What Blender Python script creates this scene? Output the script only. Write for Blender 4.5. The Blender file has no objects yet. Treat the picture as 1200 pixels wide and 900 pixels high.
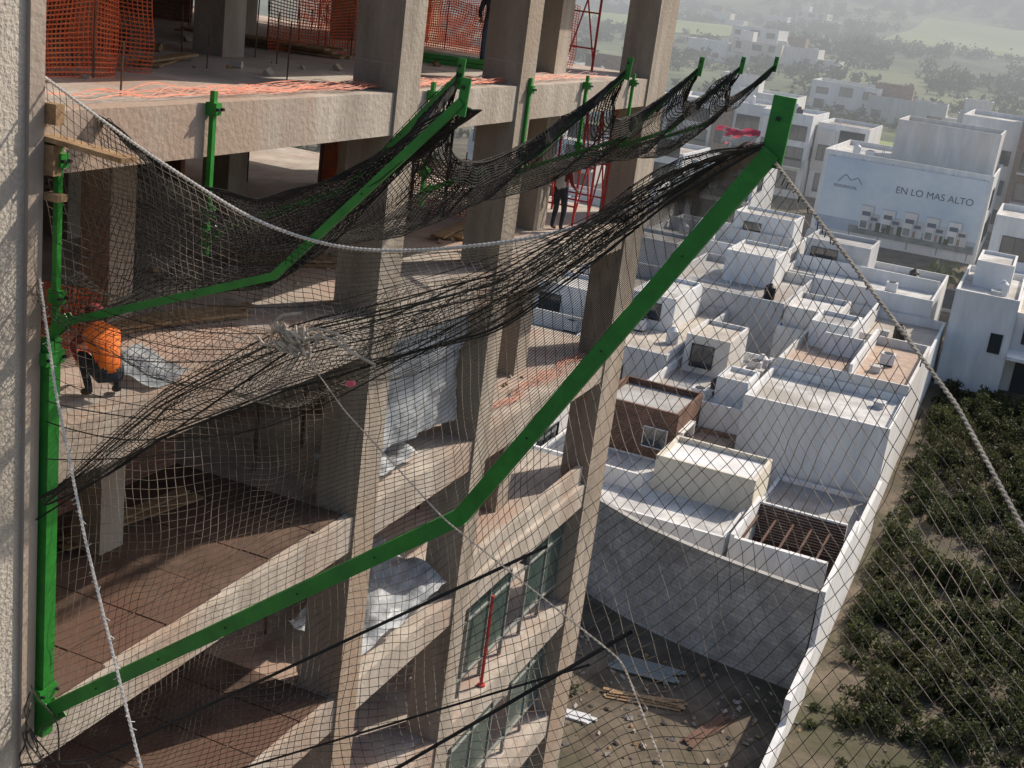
import bpy, math, random
import numpy as np
from mathutils import Vector, Matrix, noise
random.seed(7)
S=bpy.context.scene
# ---------------------------------------------------------------- materials
def mat(name,c1,c2=None,scale=3.0,rough=0.85,bump=0.0,detail=6,streak=False,metal=0.0,c3=None,ramp=(0.35,0.65),transl=0.0,bscale=None,spec=0.3):
    m=bpy.data.materials.new(name); m.use_nodes=True
    nt=m.node_tree; N=nt.nodes; L=nt.links; b=N['Principled BSDF']
    b.inputs['Roughness'].default_value=rough; b.inputs['Metallic'].default_value=metal
    b.inputs['Specular IOR Level'].default_value=spec
    if c2 is None:
        b.inputs['Base Color'].default_value=(*c1,1)
    geo=N.new('ShaderNodeNewGeometry')
    mp=N.new('ShaderNodeMapping'); L.new(geo.outputs['Position'],mp.inputs['Vector'])
    if streak: mp.inputs['Scale'].default_value=(1,1,0.18)
    if c2 is not None:
        nz=N.new('ShaderNodeTexNoise'); nz.inputs['Scale'].default_value=scale; nz.inputs['Detail'].default_value=detail
        nz.inputs['Roughness'].default_value=0.65
        L.new(mp.outputs['Vector'],nz.inputs['Vector'])
        r=N.new('ShaderNodeValToRGB'); L.new(nz.outputs['Fac'],r.inputs['Fac'])
        r.color_ramp.elements[0].position=ramp[0]; r.color_ramp.elements[0].color=(*c1,1)
        r.color_ramp.elements[1].position=ramp[1]; r.color_ramp.elements[1].color=(*c2,1)
        col=r.outputs['Color']
        if c3 is not None:
            n2=N.new('ShaderNodeTexNoise'); n2.inputs['Scale'].default_value=scale*0.23; n2.inputs['Detail'].default_value=8; n2.inputs['Roughness'].default_value=0.7
            L.new(mp.outputs['Vector'],n2.inputs['Vector'])
            r2=N.new('ShaderNodeValToRGB'); r2.color_ramp.elements[0].position=0.48; r2.color_ramp.elements[1].position=0.62
            L.new(n2.outputs['Fac'],r2.inputs['Fac'])
            mx=N.new('ShaderNodeMix'); mx.data_type='RGBA'
            L.new(r2.outputs['Color'],mx.inputs[0]); L.new(col,mx.inputs[6]); mx.inputs[7].default_value=(*c3,1)
            col=mx.outputs[2]
        L.new(col,b.inputs['Base Color'])
    if bump>0:
        n3=N.new('ShaderNodeTexNoise'); n3.inputs['Scale'].default_value=bscale or scale*6; n3.inputs['Detail'].default_value=8
        L.new(geo.outputs['Position'],n3.inputs['Vector'])
        bp=N.new('ShaderNodeBump'); bp.inputs['Strength'].default_value=bump; bp.inputs['Distance'].default_value=0.05
        L.new(n3.outputs['Fac'],bp.inputs['Height']); L.new(bp.outputs['Normal'],b.inputs['Normal'])
    if transl>0:
        tr=N.new('ShaderNodeBsdfTranslucent'); ms=N.new('ShaderNodeMixShader'); ms.inputs[0].default_value=transl
        if c2 is not None: L.new(col,tr.inputs['Color'])
        else: tr.inputs['Color'].default_value=(*c1,1)
        out=N['Material Output']; L.new(b.outputs[0],ms.inputs[1]); L.new(tr.outputs[0],ms.inputs[2]); L.new(ms.outputs[0],out.inputs['Surface'])
    return m
def brickmat(name,c1,c2,mortar,w,h,bump=0.4):
    m=mat(name,c1); nt=m.node_tree; N=nt.nodes; L=nt.links; b=N['Principled BSDF']
    geo=N['Geometry'] if 'Geometry' in N else N.new('ShaderNodeNewGeometry')
    sp=N.new('ShaderNodeSeparateXYZ'); L.new(geo.outputs['Position'],sp.inputs[0])
    ad=N.new('ShaderNodeMath'); ad.operation='ADD'; L.new(sp.outputs[0],ad.inputs[0]); L.new(sp.outputs[1],ad.inputs[1])
    cb=N.new('ShaderNodeCombineXYZ'); L.new(ad.outputs[0],cb.inputs[0]); L.new(sp.outputs[2],cb.inputs[1])
    br=N.new('ShaderNodeTexBrick'); L.new(cb.outputs[0],br.inputs['Vector'])
    br.inputs['Color1'].default_value=(*c1,1); br.inputs['Color2'].default_value=(*c2,1); br.inputs['Mortar'].default_value=(*mortar,1)
    br.inputs['Scale'].default_value=1; br.inputs['Brick Width'].default_value=w; br.inputs['Row Height'].default_value=h; br.inputs['Mortar Size'].default_value=0.012
    nz=N.new('ShaderNodeTexNoise'); nz.inputs['Scale'].default_value=0.8; nz.inputs['Detail'].default_value=8
    L.new(geo.outputs['Position'],nz.inputs['Vector'])
    mr=N.new('ShaderNodeMapRange'); mr.inputs[1].default_value=0.3; mr.inputs[2].default_value=0.7; mr.inputs[3].default_value=0.65; mr.inputs[4].default_value=1.15
    L.new(nz.outputs['Fac'],mr.inputs[0])
    mx=N.new('ShaderNodeVectorMath'); mx.operation='SCALE'; L.new(br.outputs['Color'],mx.inputs[0]); L.new(mr.outputs[0],mx.inputs['Scale'])
    L.new(mx.outputs[0],b.inputs['Base Color'])
    bp=N.new('ShaderNodeBump'); bp.inputs['Strength'].default_value=bump; bp.inputs['Distance'].default_value=0.02; bp.invert=True
    L.new(br.outputs['Fac'],bp.inputs['Height']); L.new(bp.outputs['Normal'],b.inputs['Normal'])
    return m
M={}
M['conc']=mat('concrete_raw',(0.26,0.225,0.185),(0.46,0.41,0.35),1.6,0.9,0.35,c3=(0.35,0.265,0.20),streak=True,bscale=14)
M['slab']=mat('concrete_slab',(0.34,0.31,0.28),(0.55,0.50,0.455),1.1,0.9,0.3,c3=(0.43,0.31,0.255),bscale=9)
M['edge']=mat('concrete_edge',(0.33,0.29,0.25),(0.53,0.48,0.42),1.3,0.9,0.35,c3=(0.40,0.305,0.245),streak=True,bscale=12)
M['plaster']=mat('rough_plaster',(0.44,0.40,0.35),(0.60,0.56,0.50),2.2,0.95,0.6,c3=(0.50,0.45,0.39),streak=True,bscale=20)
M['shadesheet']=mat('floor_shade_sheet',(0.075,0.05,0.04),(0.17,0.115,0.085),1.3,0.85,0.2,c3=(0.13,0.075,0.055))  # dark brown that paints in the shade of the lower floors
M['wallw']=mat('painted_wall_white',(0.62,0.64,0.66),(0.82,0.83,0.84),0.9,0.85,0.1,c3=(0.68,0.67,0.65),streak=True)
M['wallw2']=mat('painted_wall_offwhite',(0.56,0.56,0.56),(0.74,0.73,0.71),1.2,0.85,0.1,c3=(0.60,0.56,0.51),streak=True)
M['wallg']=mat('painted_wall_grey',(0.44,0.45,0.47),(0.57,0.58,0.59),1.0,0.85,0.1,streak=True)
M['cream']=mat('painted_wall_cream',(0.58,0.54,0.45),(0.70,0.66,0.56),1.2,0.85,0.1,streak=True)
M['roof']=mat('roof_coating',(0.40,0.40,0.40),(0.72,0.72,0.70),0.6,0.8,0.1,detail=9,c3=(0.36,0.34,0.31))
M['roofc']=mat('roof_coating_beige',(0.40,0.36,0.31),(0.60,0.55,0.48),0.7,0.8,0.1,detail=9,c3=(0.34,0.31,0.28))
M['roofg']=mat('roof_cement_grey',(0.28,0.28,0.28),(0.46,0.46,0.45),0.7,0.85,0.1,detail=9,c3=(0.36,0.31,0.27))
M['roofb']=mat('roof_terracotta',(0.38,0.28,0.22),(0.52,0.41,0.33),1.5,0.85,0.1)
M['brown']=brickmat('brown_brick',(0.13,0.07,0.05),(0.19,0.10,0.07),(0.25,0.19,0.15),0.5,0.14)
M['brownc']=mat('brown_cladding',(0.22,0.15,0.11),(0.33,0.24,0.18),2.0,0.7,0.1)
M['block']=brickmat('grey_block',(0.44,0.43,0.41),(0.58,0.56,0.54),(0.31,0.30,0.29),0.4,0.2)
M['redbrick']=brickmat('red_clay_brick',(0.34,0.13,0.08),(0.42,0.19,0.12),(0.33,0.28,0.24),0.28,0.09)
M['pinkwall']=mat('primed_pink_wall',(0.38,0.22,0.17),(0.50,0.31,0.25),1.4,0.9,0.2,streak=True)
M['glass']=mat('window_glass',(0.03,0.04,0.05),None,rough=0.08,spec=0.8)
M['gglass']=mat('green_glass',(0.05,0.085,0.08),(0.10,0.14,0.13),0.8,0.1,spec=0.7)
M['alu']=mat('aluminium_frame',(0.30,0.32,0.31),None,rough=0.5,metal=0.3)
M['dark']=mat('dark_metal',(0.03,0.03,0.032),None,rough=0.5)
M['green']=mat('green_steel_paint',(0.014,0.18,0.02),(0.03,0.28,0.035),4,0.45,0.08,c3=(0.02,0.20,0.03),spec=0.5,bscale=30)
M['net']=mat('net_cord',(0.03,0.032,0.028),(0.09,0.085,0.07),1.5,0.9)
M['netpale']=mat('net_cord_weathered',(0.035,0.034,0.03),(0.32,0.27,0.22),0.7,0.9,ramp=(0.47,0.63))
M['netd']=mat('net_cord_black',(0.016,0.016,0.016),(0.045,0.042,0.038),2,0.9)
M['rope']=mat('white_rope_fibre',(0.60,0.57,0.52),(0.78,0.75,0.70),8,0.9)
M['ropeb']=mat('dark_rope_fibre',(0.04,0.036,0.03),(0.14,0.12,0.10),8,0.9)
M['ropet']=mat('tan_rope_fibre',(0.34,0.30,0.25),(0.60,0.54,0.45),8,0.9)
M['orange']=mat('orange_plastic',(0.62,0.12,0.05),(0.75,0.20,0.08),3,0.6)
M['pinkmesh']=mat('faded_mesh_plastic',(0.50,0.20,0.14),(0.62,0.34,0.26),3,0.7)
M['pink']=mat('pink_tape',(0.75,0.08,0.18),(0.85,0.30,0.36),9,0.5,transl=0.3)
M['red']=mat('red_steel_paint',(0.45,0.03,0.03),(0.55,0.07,0.06),5,0.5)
M['wood']=mat('timber',(0.24,0.15,0.08),(0.42,0.29,0.17),7,0.8,0.2)
M['woodd']=mat('dark_wood',(0.07,0.035,0.022),(0.12,0.06,0.04),7,0.7,0.2)
M['tarp']=mat('plastic_sheet',(0.38,0.43,0.48),(0.62,0.66,0.70),3,0.35,0.8,bscale=6,transl=0.3)
M['rebar']=mat('rebar_steel',(0.10,0.06,0.045),(0.18,0.10,0.07),8,0.8)
M['black']=mat('black_plastic',(0.02,0.02,0.022),None,rough=0.5)
M['bucket']=mat('white_plastic',(0.65,0.66,0.68),None,rough=0.5)
M['asph']=mat('asphalt',(0.055,0.055,0.055),(0.09,0.088,0.085),0.8,0.95,0.1)
M['kerb']=mat('kerb_concrete',(0.35,0.34,0.32),(0.45,0.44,0.42),1,0.9)
M['leaf']=mat('leaf_green',(0.03,0.045,0.018),(0.10,0.115,0.045),0.55,0.6,c3=(0.085,0.08,0.04),transl=0.4)
M['leafd']=mat('leaf_dark',(0.04,0.062,0.028),(0.10,0.12,0.05),0.2,0.7,transl=0.3)
M['bark']=mat('bark',(0.10,0.075,0.05),(0.17,0.13,0.09),5,0.9)
M['skin']=mat('skin',(0.30,0.16,0.10),None,rough=0.6)
M['vest']=mat('orange_vest_cloth',(0.80,0.16,0.02),(0.9,0.22,0.03),5,0.7)
M['cloth']=mat('dark_cloth',(0.03,0.035,0.05),(0.06,0.065,0.08),7,0.9)
M['white']=mat('white_cloth',(0.62,0.62,0.60),(0.72,0.72,0.70),7,0.9)
M['jeans']=mat('denim_cloth',(0.05,0.07,0.12),(0.09,0.12,0.18),7,0.9)
M['maroon']=mat('maroon_cloth',(0.16,0.03,0.03),(0.22,0.05,0.05),7,0.9)
M['sign']=mat('billboard_print',(0.48,0.60,0.72),(0.70,0.77,0.84),0.16,0.6)
M['signlow']=mat('billboard_ground_print',(0.12,0.15,0.15),(0.26,0.29,0.28),0.8,0.6)
M['signsky']=mat('billboard_shade_print',(0.24,0.32,0.42),(0.42,0.50,0.60),0.3,0.6)
M['signtxt']=mat('billboard_ink',(0.08,0.11,0.17),None,rough=0.6)
# ---------------------------------------------------------------- mesh builder
class B:
    def __init__(s,name): s.n=name; s.v=[]; s.f=[]; s.mi=[]; s.mats=[]
    def m(s,k):
        if k not in s.mats: s.mats.append(k)
        return s.mats.index(k)
    def box(s,x0,x1,y0,y1,z0,z1,k='conc'):
        i=len(s.v); s.v+=[(x0,y0,z0),(x1,y0,z0),(x1,y1,z0),(x0,y1,z0),(x0,y0,z1),(x1,y0,z1),(x1,y1,z1),(x0,y1,z1)]
        fs=[(0,3,2,1),(4,5,6,7),(0,1,5,4),(1,2,6,5),(2,3,7,6),(3,0,4,7)]
        s.f+=[tuple(i+a for a in f) for f in fs]; s.mi+=[s.m(k)]*6
    def beam(s,p,q,w,h,k='green',up=(0,1,0)):
        p=Vector(p);q=Vector(q);d=(q-p).normalized();u=Vector(up);a=d.cross(u).normalized();b=a.cross(d).normalized()
        i=len(s.v)
        for c in (p,q):
            for sa,sb in ((-1,-1),(1,-1),(1,1),(-1,1)): s.v.append(tuple(c+a*sa*h/2+b*sb*w/2))
        fs=[(0,1,2,3),(7,6,5,4),(0,4,5,1),(1,5,6,2),(2,6,7,3),(3,7,4,0)]
        s.f+=[tuple(i+a for a in f) for f in fs]; s.mi+=[s.m(k)]*6
    def cyl(s,p,q,r0,r1=None,n=10,k='conc'):
        r1=r0 if r1 is None else r1
        p=Vector(p);q=Vector(q);d=(q-p).normalized();u=Vector((0,0,1)) if abs(d.z)<0.9 else Vector((1,0,0));a=d.cross(u).normalized();b=a.cross(d)
        i=len(s.v)
        for c,r in((p,r0),(q,r1)):
            for j in range(n):
                t=2*math.pi*j/n; s.v.append(tuple(c+a*math.cos(t)*r+b*math.sin(t)*r))
        for j in range(n):
            s.f.append((i+j,i+(j+1)%n,i+n+(j+1)%n,i+n+j)); s.mi.append(s.m(k))
        s.f.append(tuple(i+j for j in range(n))[::-1]); s.mi.append(s.m(k))
        s.f.append(tuple(i+n+j for j in range(n))); s.mi.append(s.m(k))
    def tube(s,pts,r,n=3,k='net'):
        P=np.array(pts,float)
        if len(P)<2: return
        T=np.gradient(P,axis=0); T/= (np.linalg.norm(T,axis=1,keepdims=True)+1e-9)
        ref=np.array([0.31,0.23,0.92]); A=np.cross(T,ref); A/=(np.linalg.norm(A,axis=1,keepdims=True)+1e-9); Bv=np.cross(A,T)
        i=len(s.v); m=len(P); rr=np.full(m,r) if np.isscalar(r) else np.array(r)
        ang=[2*math.pi*j/n for j in range(n)]
        ring=np.stack([P+(A*math.cos(t)+Bv*math.sin(t))*rr[:,None] for t in ang],axis=1).reshape(-1,3)
        s.v+=[tuple(x) for x in ring.tolist()]
        mi=s.m(k)
        for a in range(m-1):
            for j in range(n):
                s.f.append((i+a*n+j,i+a*n+(j+1)%n,i+(a+1)*n+(j+1)%n,i+(a+1)*n+j))
        s.mi+=[mi]*((m-1)*n)
    def quad(s,a,b,c,d,k):
        i=len(s.v); s.v+=[tuple(a),tuple(b),tuple(c),tuple(d)]; s.f.append((i,i+1,i+2,i+3)); s.mi.append(s.m(k))
    def done(s,smooth=False,name=None):
        me=bpy.data.meshes.new(s.n); me.from_pydata(s.v,[],s.f)
        for k in s.mats: me.materials.append(M[k])
        me.polygons.foreach_set('material_index',s.mi)
        if smooth: me.polygons.foreach_set('use_smooth',[True]*len(s.f))
        me.update(); o=bpy.data.objects.new(s.n,me); S.collection.objects.link(o); return o
def lerp(a,b,t): return a+(b-a)*t
def poly(pts,n):
    P=np.array(pts,float); d=np.r_[0,np.cumsum(np.linalg.norm(np.diff(P,axis=0),axis=1))]; t=np.linspace(0,d[-1],n)
    return np.stack([np.interp(t,d,P[:,i]) for i in range(3)],axis=1)
def smooth(pts,n,it=None):
    Q=poly(pts,n); it=it or max(2,n//6)
    for _ in range(it):
        R=Q.copy(); R[1:-1]=(Q[:-2]+2*Q[1:-1]+Q[2:])/4; Q=R
    return Q
def helix(b,pts,n,r,k,turn=0.09,strands=2):
    Q=smooth(pts,n); L=np.linalg.norm(np.diff(Q,axis=0),axis=1).sum(); t=np.linspace(0,L/turn*2*math.pi,n)
    T=np.gradient(Q,axis=0);T/=np.linalg.norm(T,axis=1,keepdims=True);A=np.cross(T,[0.2,0.3,0.9]);A/=np.linalg.norm(A,axis=1,keepdims=True);C=np.cross(A,T)
    for s in range(strands):
        ph=2*math.pi*s/strands
        b.tube(Q+(A*np.cos(t+ph)[:,None]+C*np.sin(t+ph)[:,None])*r*0.55,r*0.75,4,k)
# ---------------------------------------------------------------- terrain
HY=[-400,60,105,140,220,330,600,1000,1500,2200]; HZ=[0,0,3,6,10,13.5,28,95,205,330]
def th(x,y):
    z=float(np.interp(y,HY,HZ))
    if y>240:
        w=min(1,(y-240)/500); z+=w*(26*noise.noise(Vector((x/260,y/260,0.3)))+9*noise.noise(Vector((x/80,y/80,1.3))))
    if y>700: z+= (y-700)/800*45*noise.noise(Vector((x/500+4,y/500,2)))
    if x>14 and y<400: z+=min(6,(x-14)*0.06)
    return z
ys=list(np.linspace(-300,40,12))+list(np.linspace(45,240,70))+list(np.linspace(250,2200,90)); xs=list(np.linspace(-1500,-130,22))+list(np.linspace(-120,120,80))+list(np.linspace(130,1500,22))
gb=B('ground'); nx=len(xs)
for y in ys:
    for x in xs:
        bump=0.12*noise.noise(Vector((x*0.5,y*0.5,0))) if -20<x<60 and 38<y<118 else 0
        gb.v.append((x,y,th(x,y)+bump))
for j in range(len(ys)-1):
    for i in range(nx-1):
        gb.f.append((j*nx+i,j*nx+i+1,(j+1)*nx+i+1,(j+1)*nx+i))
def groundmat():
    m=mat('ground_earth',(0.075,0.062,0.045),(0.19,0.155,0.115),0.5,0.95,0.5,c3=(0.075,0.075,0.042),bscale=3); nt=m.node_tree;N=nt.nodes;L=nt.links;b=N['Principled BSDF']
    src=b.inputs['Base Color'].links[0].from_socket; geo=N['Geometry']
    sp=N.new('ShaderNodeSeparateXYZ'); L.new(geo.outputs['Position'],sp.inputs[0])
    mr=N.new('ShaderNodeMapRange'); mr.inputs[1].default_value=150; mr.inputs[2].default_value=230; L.new(sp.outputs[1],mr.inputs[0])
    n=N.new('ShaderNodeTexNoise'); n.inputs['Scale'].default_value=0.02; n.inputs['Detail'].default_value=9; n.inputs['Roughness'].default_value=0.62; L.new(geo.outputs['Position'],n.inputs['Vector'])
    r=N.new('ShaderNodeValToRGB'); L.new(n.outputs['Fac'],r.inputs['Fac']); e=r.color_ramp.elements
    e[0].position=0.38; e[0].color=(0.04,0.055,0.028,1); e[1].position=0.62; e[1].color=(0.19,0.22,0.10,1)
    x=e.new(0.5); x.color=(0.09,0.115,0.045,1)
    mx=N.new('ShaderNodeMix'); mx.data_type='RGBA'; L.new(mr.outputs[0],mx.inputs[0]); L.new(src,mx.inputs[6]); L.new(r.outputs[0],mx.inputs[7]); L.new(mx.outputs[2],b.inputs['Base Color'])
    return m
M['ground']=groundmat(); gb.m('ground'); gb.mi=[0]*len(gb.f); gb.done(True)
M['field']=mat('field_grass',(0.20,0.27,0.08),(0.30,0.36,0.13),0.03,0.9)
def field(x0,x1,y0,y1):
    b=B('field'); n=14
    for j in range(n+1):
        for i in range(n+1):
            x=lerp(x0,x1,i/n);y=lerp(y0,y1,j/n); b.v.append((x,y,th(x,y)+0.35))
    for j in range(n):
        for i in range(n):
            a=j*(n+1)+i; b.f.append((a,a+1,a+n+2,a+n+1)); b.mi.append(b.m('field'))
    b.done(True)
FIELDS=[(-60,60,480,640),(-26,-4,190,222),(-180,-100,420,490),(-60,60,800,1000)]
for f in FIELDS: field(*f)
def infield(x,y): return any(a-3<x<c+3 and d-3<y<e+3 for a,c,d,e in FIELDS)
rb=B('road')
for (x0,x1,y0,y1) in [(-120,60,121,128),(-120,60,178,184)]:
    n=40
    for i in range(n):
        xa=lerp(x0,x1,i/n); xb=lerp(x0,x1,(i+1)/n)
        z=lambda x,y: th(x,y)+0.12
        rb.quad((xa,y0,z(xa,y0)),(xb,y0,z(xb,y0)),(xb,y1,z(xb,y1)),(xa,y1,z(xa,y1)),'asph')
        for yy in (y0-0.3,y1):
            rb.box(xa,xb,yy,yy+0.3,z(xa,yy)-0.3,z(xa,yy)+0.13,'kerb')
rb.done()
# ---------------------------------------------------------------- tower under construction
FZ=[26.2-3.4*k for k in range(-1,8)]
t=B('unfinished_concrete_tower')
YE=30.7; XB=-19.0
for k,z in enumerate(FZ):
    t.box(XB,-0.30,9.8,YE-0.3,z-0.22,z,'slab')
    t.box(-0.30,0.0,9.8,YE,z-0.62,z+0.003,'edge')
    t.box(XB,-0.30,YE-0.3,YE,z-0.62,z+0.002,'edge')
    for xx in (-6.4,-12.8): t.box(xx-0.2,xx+0.2,9.8,YE-0.3,z-0.55,z-0.22,'conc')
    for yy in (17.35,): t.box(XB,-0.30,yy-0.15,yy+0.15,z-0.5,z-0.222,'conc')
for (a,b_) in [(17.0,17.7),(21.6,22.25),(29.3,30.72)]:
    t.box(-0.72,0.04,a,b_,0,33,'conc')
t.box(-1.8,-1.1,26.1,26.8,0,33,'conc')
for xx in (-6.4,-12.8,-18.4):
    for yy in (12.6,17.4,22,26.5,30.2):
        t.box(xx-0.32,xx+0.32,yy-0.32,yy+0.32,0,33,'conc')
t.box(-4.3,-3.7,17.9,18.5,26.2,33,'conc')
t.box(-3.2,-2.7,21.0,21.5,0,26,'conc')
t.box(-2.6,-2.1,13.4,13.9,19.4,26,'conc')
t.box(-19,-18.8,9.8,YE,0,26,'block')
for z in FZ[1:]:
    t.box(-12,-9,24.0,24.15,z,z+2.6,'redbrick')
    t.box(-8.4,-8.25,12.5,20,z+0.0,z+2.75,'block' if int(z)%2 else 'redbrick')
t.box(-5.5,-1.6,10.2,10.35,22.8,25.4,'redbrick')
t.box(-5.0,-1.4,10.2,10.35,19.4,22.3,'conc')
t.box(-3.6,-3.45,12.6,16.9,19.4,22.5,'redbrick')
t.box(-3.2,-3.05,22.4,29.1,16.0,18.9,'pinkwall'); t.box(-2.6,-2.45,22.4,29.1,12.6,15.4,'pinkwall'); t.box(-2.4,-2.25,17.8,21.5,12.6,15.4,'pinkwall'); t.box(-3.4,-3.25,22.4,26.0,19.4,22.2,'pinkwall')
t.box(-2.4,-2.25,10.0,16.9,12.6,15.4,'redbrick'); t.box(-3.0,-2.85,10.4,16.9,16.0,18.9,'redbrick')
t.box(-6,-1.2,10.2,10.35,16.0,19.1,'redbrick')
t.box(-0.35,0.0,4.0,9.74,0,33,'plaster')
t.box(-0.40,0.05,9.62,9.82,0,33,'edge')
t.box(-19,-0.35,4.0,9.7,0,33,'conc')
for (a,b_) in [(17.0,17.7),(21.6,22.25),(29.3,30.72)]:
    for z in np.arange(4,32.5,1.13):
        t.box(-0.722,0.042,a-0.002,b_+0.002,z,z+0.012,'edge')
for z in [12.6,9.2,5.8,2.4]:
    for (a,b_) in [(17.7,21.6),(22.25,29.3),(10.0,17.0)]:
        if z>12 and a<20: continue
        nm=int((b_-a)/1.1)
        for i in range(nm):
            ya=lerp(a+0.03,b_-0.03,i/nm); yb=lerp(a+0.03,b_-0.03,(i+1)/nm)
            if (i*7+int(z))%3: t.box(-0.40,-0.385,ya+0.03,yb-0.03,z+0.52,z+2.74,'gglass')
        for i in range(nm+1):
            y=lerp(a+0.03,b_-0.03,i/nm); t.box(-0.44,-0.35,y-0.025,y+0.025,z+0.02,z+2.78,'alu')
        t.box(-0.43,-0.36,a,b_,z+0.46,z+0.51,'alu'); t.box(-0.43,-0.36,a,b_,z+1.9,z+1.94,'alu')
t.box(-0.26,-0.1,22.3,29.2,16.0,16.5,'edge')
for i in range(40):
    x=random.uniform(-8,-0.5); y=random.uniform(11,28); t.cyl((x,y,26.2),(x+random.uniform(-.03,.03),y,26.2+random.uniform(0.4,1.1)),0.012,n=5,k='rebar')
for z in (22.8,19.4,16.0):
    for i in range(9):
        x=random.uniform(-9,-2); y=random.uniform(11,29); t.cyl((x,y,z),(x,y,z+3.15),0.035,n=7,k='rebar' if i%2 else 'dark')
t.done()
# dark sheets whose colour stands in for shade on dusty floors near the wing
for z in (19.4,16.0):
    b=B('painted_shade_sheets')
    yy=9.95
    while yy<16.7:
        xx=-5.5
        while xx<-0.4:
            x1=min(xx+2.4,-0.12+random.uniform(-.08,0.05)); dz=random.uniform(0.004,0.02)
            b.box(xx+0.01,x1,yy+0.01,min(yy+1.2,16.9),z+0.004,z+0.02+dz,'shadesheet'); xx+=2.42
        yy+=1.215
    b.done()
def orange_fence(p,q,h,lean=0.0):
    b=B('orange_barrier_mesh'); p=np.array(p,float);q=np.array(q,float);L=np.linalg.norm(q-p);n=max(2,int(L/0.06));m=max(2,int(h/0.06))
    def P(s,tt):
        a=p+(q-p)*s; a=a+np.array([0.10*noise.noise(Vector((s*L*1.3,tt*2,p[0]))),0.10*noise.noise(Vector((s*L,tt*2,5))),0])
        a[2]+=tt*h*(1-0.12*abs(math.sin(s*L*1.7))); a[0]+=lean*tt; return a
    for i in range(n+1): b.tube([P(i/n,j/m) for j in range(0,m+1,2)],0.008,3,'orange')
    for j in range(m+1): b.tube([P(i/n,j/m) for i in range(0,n+1,1)],0.011,3,'orange')
    for i in range(0,n+1,30): a=P(i/n,0); b.cyl(a,(a[0],a[1],a[2]+h+0.15),0.015,n=5,k='rebar')
    b.done()
orange_fence((-2.1,11.0,26.2),(-2.0,13.3,26.2),1.9); orange_fence((-3.9,12.0,26.2),(-2.2,14.2,26.2),1.7)
orange_fence((-9.5,29.2,26.2),(-1.9,29.2,26.2),1.45); orange_fence((-4.6,20.5,26.2),(-3.4,22.8,26.2),1.5); orange_fence((-8.5,28.6,26.2),(-2.2,28.4,26.2),1.2)
orange_fence((-6.5,26.0,22.8),(-2.2,26.0,22.8),1.3); orange_fence((-3.0,12.2,22.8),(-1.2,12.2,22.8),1.0)
b=B('loose_orange_mesh')
for j in range(26):
    o=random.uniform(-0.4,0.0); z0=26.22
    pts=[(o-0.25+0.22*noise.noise(Vector((y*0.8,j*0.37,0))),y,z0+0.02+abs(0.12*noise.noise(Vector((y*1.1,j*0.21,3))))) for y in np.linspace(10.2+random.random()*3,28-random.random()*9,90)]
    b.tube(pts,0.0045,3,'pinkmesh' if j%4 else 'orange')
b.done()
b=B('loose_orange_mesh')
for j in range(16):
    pts=[(-0.5+0.4*noise.noise(Vector((y*0.8,j*0.37,9))),y,19.43+abs(0.25*noise.noise(Vector((y*1.1,j*0.21,13))))) for y in np.linspace(23.5,29,60)]
    b.tube(pts,0.005,3,'pinkmesh')
    pts=[(-0.35+0.4*noise.noise(Vector((y*0.8,j*0.37,9))),y,16.03+abs(0.4*noise.noise(Vector((y*1.1,j*0.21,13))))) for y in np.linspace(23,29,60)]
    b.tube(pts,0.006,3,'pinkmesh')
b.done()
def bucket(x,y,z,k='bucket',r=0.15,h=0.34):
    b=B('bucket'); n=16; b.cyl((x,y,z),(x,y,z+h),r*0.82,r,n,k); b.cyl((x,y,z+h-0.04),(x,y,z+h+0.004),r*1.08,r*1.08,n,k); b.cyl((x,y,z+h+0.002),(x,y,z+h+0.006),r*0.9,r*0.9,n,'dark')
    b.tube([(x+r*1.05*math.cos(a),y,z+h*0.9-0.16*math.sin(a)) for a in np.linspace(0,math.pi,12)],0.006,4,'alu'); b.done()
for p in [(-4.2,16.0,26.2),(-2.2,20,22.8)]: bucket(*p,k='black')
def planks(x,y,z,n,L,ang,k='wood',name='timber_plank_stack'):
    b=B(name)
    for i in range(n):
        a=ang+random.uniform(-.12,.12); cx=x+random.uniform(-.2,.2);cy=y+random.uniform(-.3,.3); zz=z+0.03+0.05*(i//3)+0.003*i
        d=Vector((math.cos(a),math.sin(a),0))*L/2; b.beam(Vector((cx,cy,zz))-d,Vector((cx,cy,zz))+d,0.2,0.035,k,up=(-d.y,d.x,0))
    b.done()
for a in [(-1.6,14.5,22.8,5,2.4,1.3),(-3.2,13.0,22.8,5,2.2,0.3),(-2.6,19.0,22.8,6,2.6,0.8),(-5,21,26.2,9,3,0.2),(-3.2,15.5,26.2,4,2,2.0),(-2,24.5,22.8,6,2.4,1.7),(-2.6,14.5,19.45,4,2.6,1.5)]: planks(*a)
b=B('green_steel_tube_stack')
for i in range(10): b.beam((-3.6+random.uniform(-.1,.1),23.2+0.12*(i%5),26.25+0.1*(i//5)),(-1.2+random.uniform(-.1,.1),24.4+0.12*(i%5),26.25+0.1*(i//5)),0.09,0.09,'green')
b.done()
def debris(x0,x1,y0,y1,z,n,name='rubble_pile',s0=0.02,s1=0.08):
    b=B(name)
    for i in range(n):
        x=random.uniform(x0,x1);y=random.uniform(y0,y1);s=random.uniform(s0,s1); a=random.random()*3
        d=Vector((math.cos(a),math.sin(a),random.uniform(-.3,.3))).normalized()*s; c=Vector((x,y,z+s*0.4))
        b.beam(c-d,c+d,s*1.2,s*0.8,random.choice(['conc','slab','wood','conc','conc']),up=(-d.y,d.x,0.1))
    b.done()
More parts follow.
